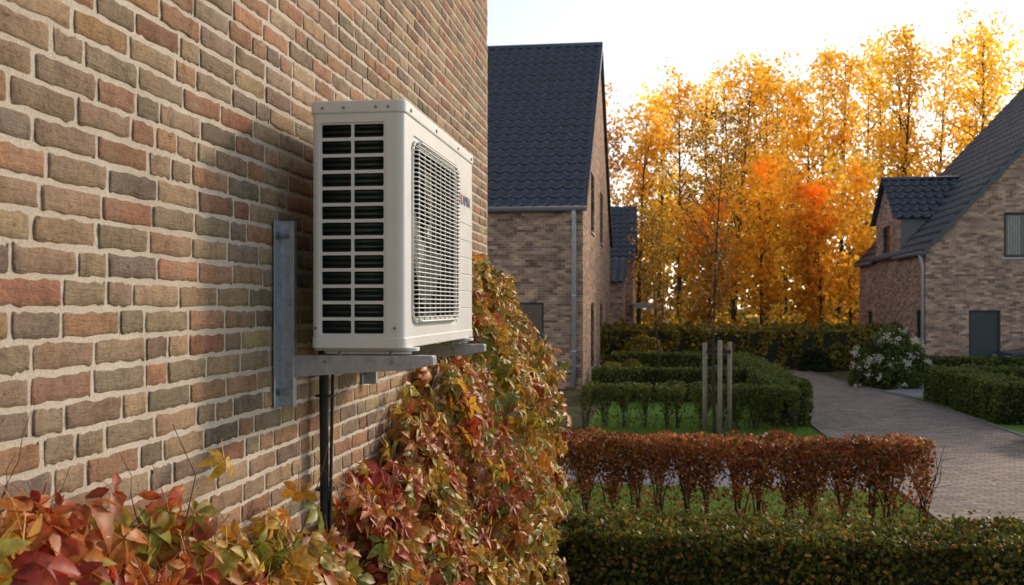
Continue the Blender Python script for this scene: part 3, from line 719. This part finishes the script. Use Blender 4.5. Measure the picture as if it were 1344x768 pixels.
# ---------------------------------------------------------------- trees
def tube_np(acc,pts,rad,n=5): acc.tube(pts,rad,n,False)
def grow(base,H,cr_r,t0,nb,acc,leafP,per,sig,lean=0,r0=None):
    r0=r0 or H*.0115; m_=9; a=rng.uniform(0,6.28); pts=[]
    for i in range(m_):
        t=i/(m_-1); pts.append(Vector((base[0]+math.cos(a)*lean*t*H*.1+.12*math.sin(3*t+a),base[1]+math.sin(a)*lean*t*H*.1,base[2]+H*t)))
    tube_np(acc,pts,[r0*(1-.93*(i/(m_-1))**.9) for i in range(m_)],7)
    for k_ in range(nb):
        t=t0+(1-t0)*((k_+rng.random())/nb)*.98; i=min(int(t*(m_-1)),m_-2); f=t*(m_-1)-i; p=pts[i].lerp(pts[i+1],f)
        s=(t-t0)/(1-t0); L=cr_r*(.3+1.1*math.sin(math.pi*min(.12+s*.86,1))**.8)*rng.uniform(.5,1.2)
        az=rng.uniform(0,6.28); el=math.radians(rng.uniform(30,66)); d=Vector((math.cos(az)*math.cos(el),math.sin(az)*math.cos(el),math.sin(el)))
        q=[p,p+d*L*.4+Vector((0,0,.02*L)),p+d*L*.75+Vector((0,0,.1*L)),p+d*L+Vector((0,0,.22*L))]
        rb=r0*.42*(1-t*.75); tube_np(acc,q,[rb,rb*.6,rb*.35,rb*.12],4)
        pk=max(3,int(per*(1-.35*s)))
        for s2 in range(3):
            tt=rng.uniform(.35,.9); pb=p+d*L*tt; dv=Vector(rand_dirs(1)[0]); dv.z=abs(dv.z)*.6; tube_np(acc,[pb,pb+dv*L*.38],[rb*.3,rb*.08],3)
            for j in range(2):
                c=pb+dv*L*.38*rng.uniform(.5,1.1); leafP.append(np.array(c)+rng.normal(0,sig,(pk,3))*np.array([1,1,.8]))
        for j in range(4):
            tt=rng.uniform(.35,1.08); c=p+d*L*tt+Vector((0,0,.2*L*tt*tt)); leafP.append(np.array(c)+rng.normal(0,sig,(pk,3))*np.array([1,1,.8]))
woods=empty('autumn_woods'); acc=MB(); LP=[]; LC=[]
GP=np.array([(.80,.52,.075),(.84,.60,.10),(.76,.45,.06),(.78,.50,.065),(.70,.52,.09),(.76,.41,.055)])
def add_tree(x,y,H,r,t0,nb,per,sig,hue):
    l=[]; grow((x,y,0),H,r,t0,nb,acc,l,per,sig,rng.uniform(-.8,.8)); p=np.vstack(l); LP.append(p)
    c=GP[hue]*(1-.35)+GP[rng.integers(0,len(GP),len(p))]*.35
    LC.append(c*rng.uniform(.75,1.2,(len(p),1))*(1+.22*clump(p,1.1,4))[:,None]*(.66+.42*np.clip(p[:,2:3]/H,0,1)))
trees=[(-3.5,63,15,2.5),(-.8,58,13,2.2),(1.9,64,16.5,2.6),(4.4,57,15,2.4),(6.8,62,17.5,2.6),(8.4,56,14,2.2),(11.4,63,18,2.7),(13.6,58,16.5,2.4),(16.0,64,18.5,2.7),(18.8,60,17,2.6),(21.4,66,19,2.8),(24,60,17,2.6),(27,64,18,2.8),(30.5,62,17,2.8),(34.5,66,18,2.8),
       (-7,66,15,2.5),(-11,60,14,2.5),(0.2,74,17,2.7),(5.6,76,19.5,2.8),(9.2,75,18.5,2.6),(12.6,76,20,2.8),(16.4,74,19.5,2.7),(19.8,77,21,2.9),(23.2,75,19.5,2.8),(26.5,76,20.5,2.8),(30,77,20,2.8),
       (3.6,71,17,2.6),(7.6,69,17,2.5),(14.6,70,18.5,2.6),
       (2.6,47,7.5,1.7),(5.2,49,9,1.9),(7.2,46.5,7.8,1.7),(9.8,51,9.5,1.9)]
for i,(x,y,H,r) in enumerate(trees):
    H*=rng.uniform(.94,1.06)
    add_tree(x+rng.normal(0,.4),y,H,r,.24 if y>55 else .15,30,11,.34,rng.integers(0,len(GP)))
acc.obj('trunks_and_limbs',M_bark,woods)
n=26000; cx=rng.uniform(-12,34,260); cyy=rng.uniform(47,66,260); ch=rng.uniform(.6,3.6,260); ci=rng.integers(0,260,n)
up=np.column_stack([cx[ci]+rng.normal(0,.9,n),cyy[ci]+rng.normal(0,.7,n),np.abs(rng.normal(0,.42,n))*ch[ci]])
ok=~((up[:,0]>8)&(up[:,1]<47)); ok&=~((up[:,0]<.8)&(up[:,1]<59)); up=up[ok]
LP.append(up); LC.append(palette(len(up),[(.46,.25,.04),(.30,.22,.038),(.55,.33,.05),(.2,.18,.032)],var=.3)*(1+.3*clump(up,1,8))[:,None])
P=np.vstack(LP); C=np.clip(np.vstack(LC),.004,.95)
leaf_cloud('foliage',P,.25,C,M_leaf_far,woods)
n=36000; X=rng.uniform(-80,110,n); Yd=rng.uniform(98,125,n); top=11+3*np.sin(X*.21)+2.5*np.sin(X*.53+1)+1.5*np.sin(X*1.3)
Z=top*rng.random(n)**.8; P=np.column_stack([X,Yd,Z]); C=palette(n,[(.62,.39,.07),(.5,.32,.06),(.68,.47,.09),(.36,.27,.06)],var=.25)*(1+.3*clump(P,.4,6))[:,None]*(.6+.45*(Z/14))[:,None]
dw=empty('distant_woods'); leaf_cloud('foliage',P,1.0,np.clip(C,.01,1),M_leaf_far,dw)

yt=empty('young_tree'); a2=MB(); l=[]
grow((1.17,17.85,0),5.6,.9,.3,34,a2,l,9,.11,.05,.035); a2.obj('trunk_and_branches',M_bark,yt); p=np.vstack(l)
leaf_cloud('leaves',p,.055,palette(len(p),[(.30,.17,.04),(.22,.12,.03),(.34,.22,.045),(.16,.10,.03)],var=.25),leaf_mat('young_tree_leaf',.35,.5,.2,20,1.2),yt)
ts=empty('tree_stakes'); b=MB()
for dx,dy,h in ((-.02,-.22,1.66),(.17,.1,1.62),(-.26,.15,1.6)): b.tube([(1.17+dx,17.85+dy,0),(1.17+dx,17.85+dy,h)],[.042,.04],10)
b.obj('posts',M_stake,ts,True)
b=MB(); b.box(.93,1.36,17.86,17.875,1.42,1.48); b.obj('tie_strap',M_rubber,ts)
yt2=empty('young_tree'); a2=MB(); l=[]
grow((.1,28.2,0),4.6,.8,.35,26,a2,l,8,.12,.05,.03); a2.obj('trunk_and_branches',M_bark,yt2); p=np.vstack(l)
leaf_cloud('leaves',p,.08,palette(len(p),[(.38,.2,.04),(.42,.27,.05),(.2,.12,.035)],var=.25),bpy.data.materials['young_tree_leaf'],yt2)

# ---------------------------------------------------------------- parked car (mostly out of frame)
car=empty('parked_car'); M_car=simple('car_paint',(.03,.05,.09),.25,.3,2,.05); cx0=10.9; cy0=32.6
prof=[(0,.28),(0,.62),(.12,.78),(1.1,.92),(1.75,1.38),(3.0,1.42),(3.75,1.02),(4.2,.95),(4.3,.6),(4.3,.28)]
b=MB(); b.prism([(cx0+x,z) for x,z in prof],'y',cy0,cy0+1.7); b.obj('body',M_car,car,bevel=.06,segs=3)
b=MB(); b.prism([(cx0+x,z) for x,z in [(1.3,.96),(1.82,1.32),(2.95,1.36),(3.5,1.02)]],'y',cy0-.006,cy0+1.706); b.obj('side_glass',M_glass,car)
b=MB()
for x in (.8,3.45):
    for y in (cy0-.01,cy0+1.51): b.tube([(cx0+x,y,.32),(cx0+x,y+.2,.32)],.32,24)
b.obj('wheels',M_rubber,car,bevel=.02)
b=MB(); b.box(cx0-.012,cx0+.1,cy0+.08,cy0+.4,.58,.7); b.box(cx0-.012,cx0+.1,cy0+1.3,cy0+1.62,.58,.7); b.obj('headlamps',M_wframe,car,bevel=.01)

# ---------------------------------------------------------------- light, sky, camera
wd=bpy.data.worlds.new('World'); scene.world=wd; wd.use_nodes=True; nt=wd.node_tree; nt.nodes.clear()
o=N(nt,'ShaderNodeOutputWorld'); bg=N(nt,'ShaderNodeBackground'); sk=N(nt,'ShaderNodeTexSky',sky_type='NISHITA'); sk.sun_disc=False
sk.sun_elevation=SUN_EL; sk.sun_rotation=SUN_AZ; sk.air_density=1.0; sk.dust_density=1.2; sk.ozone_density=1.0
hs=N(nt,'ShaderNodeHueSaturation'); hs.inputs['Saturation'].default_value=.45; hs.inputs['Value'].default_value=1.3
nt.links.new(sk.outputs[0],hs.inputs['Color']); nt.links.new(hs.outputs[0],bg.inputs[0]); bg.inputs[1].default_value=.15; nt.links.new(bg.outputs[0],o.inputs[0])
sl_=bpy.data.lights.new('sun','SUN'); sl_.energy=3.0; sl_.angle=math.radians(6); sl_.color=(1,.80,.58)
so=bpy.data.objects.new('sun',sl_); link(so)
dv=Vector((math.sin(SUN_AZ)*math.cos(SUN_EL),math.cos(SUN_AZ)*math.cos(SUN_EL),math.sin(SUN_EL))); so.rotation_euler=dv.to_track_quat('Z','Y').to_euler(); so.location=(20,20,20)
cd=bpy.data.cameras.new('camera'); co=bpy.data.objects.new('camera',cd); link(co); co.location=(0,0,2.25)
co.rotation_euler=(math.radians(90),0,math.radians(8.06)); cd.lens=35; cd.sensor_width=36; cd.shift_y=18/1344; cd.clip_start=.05; cd.clip_end=2000
cd.dof.use_dof=True; cd.dof.focus_distance=3.2; cd.dof.aperture_fstop=7.5
scene.camera=co
scene.view_settings.view_transform='Standard'; scene.view_settings.look='None'; scene.view_settings.exposure=0
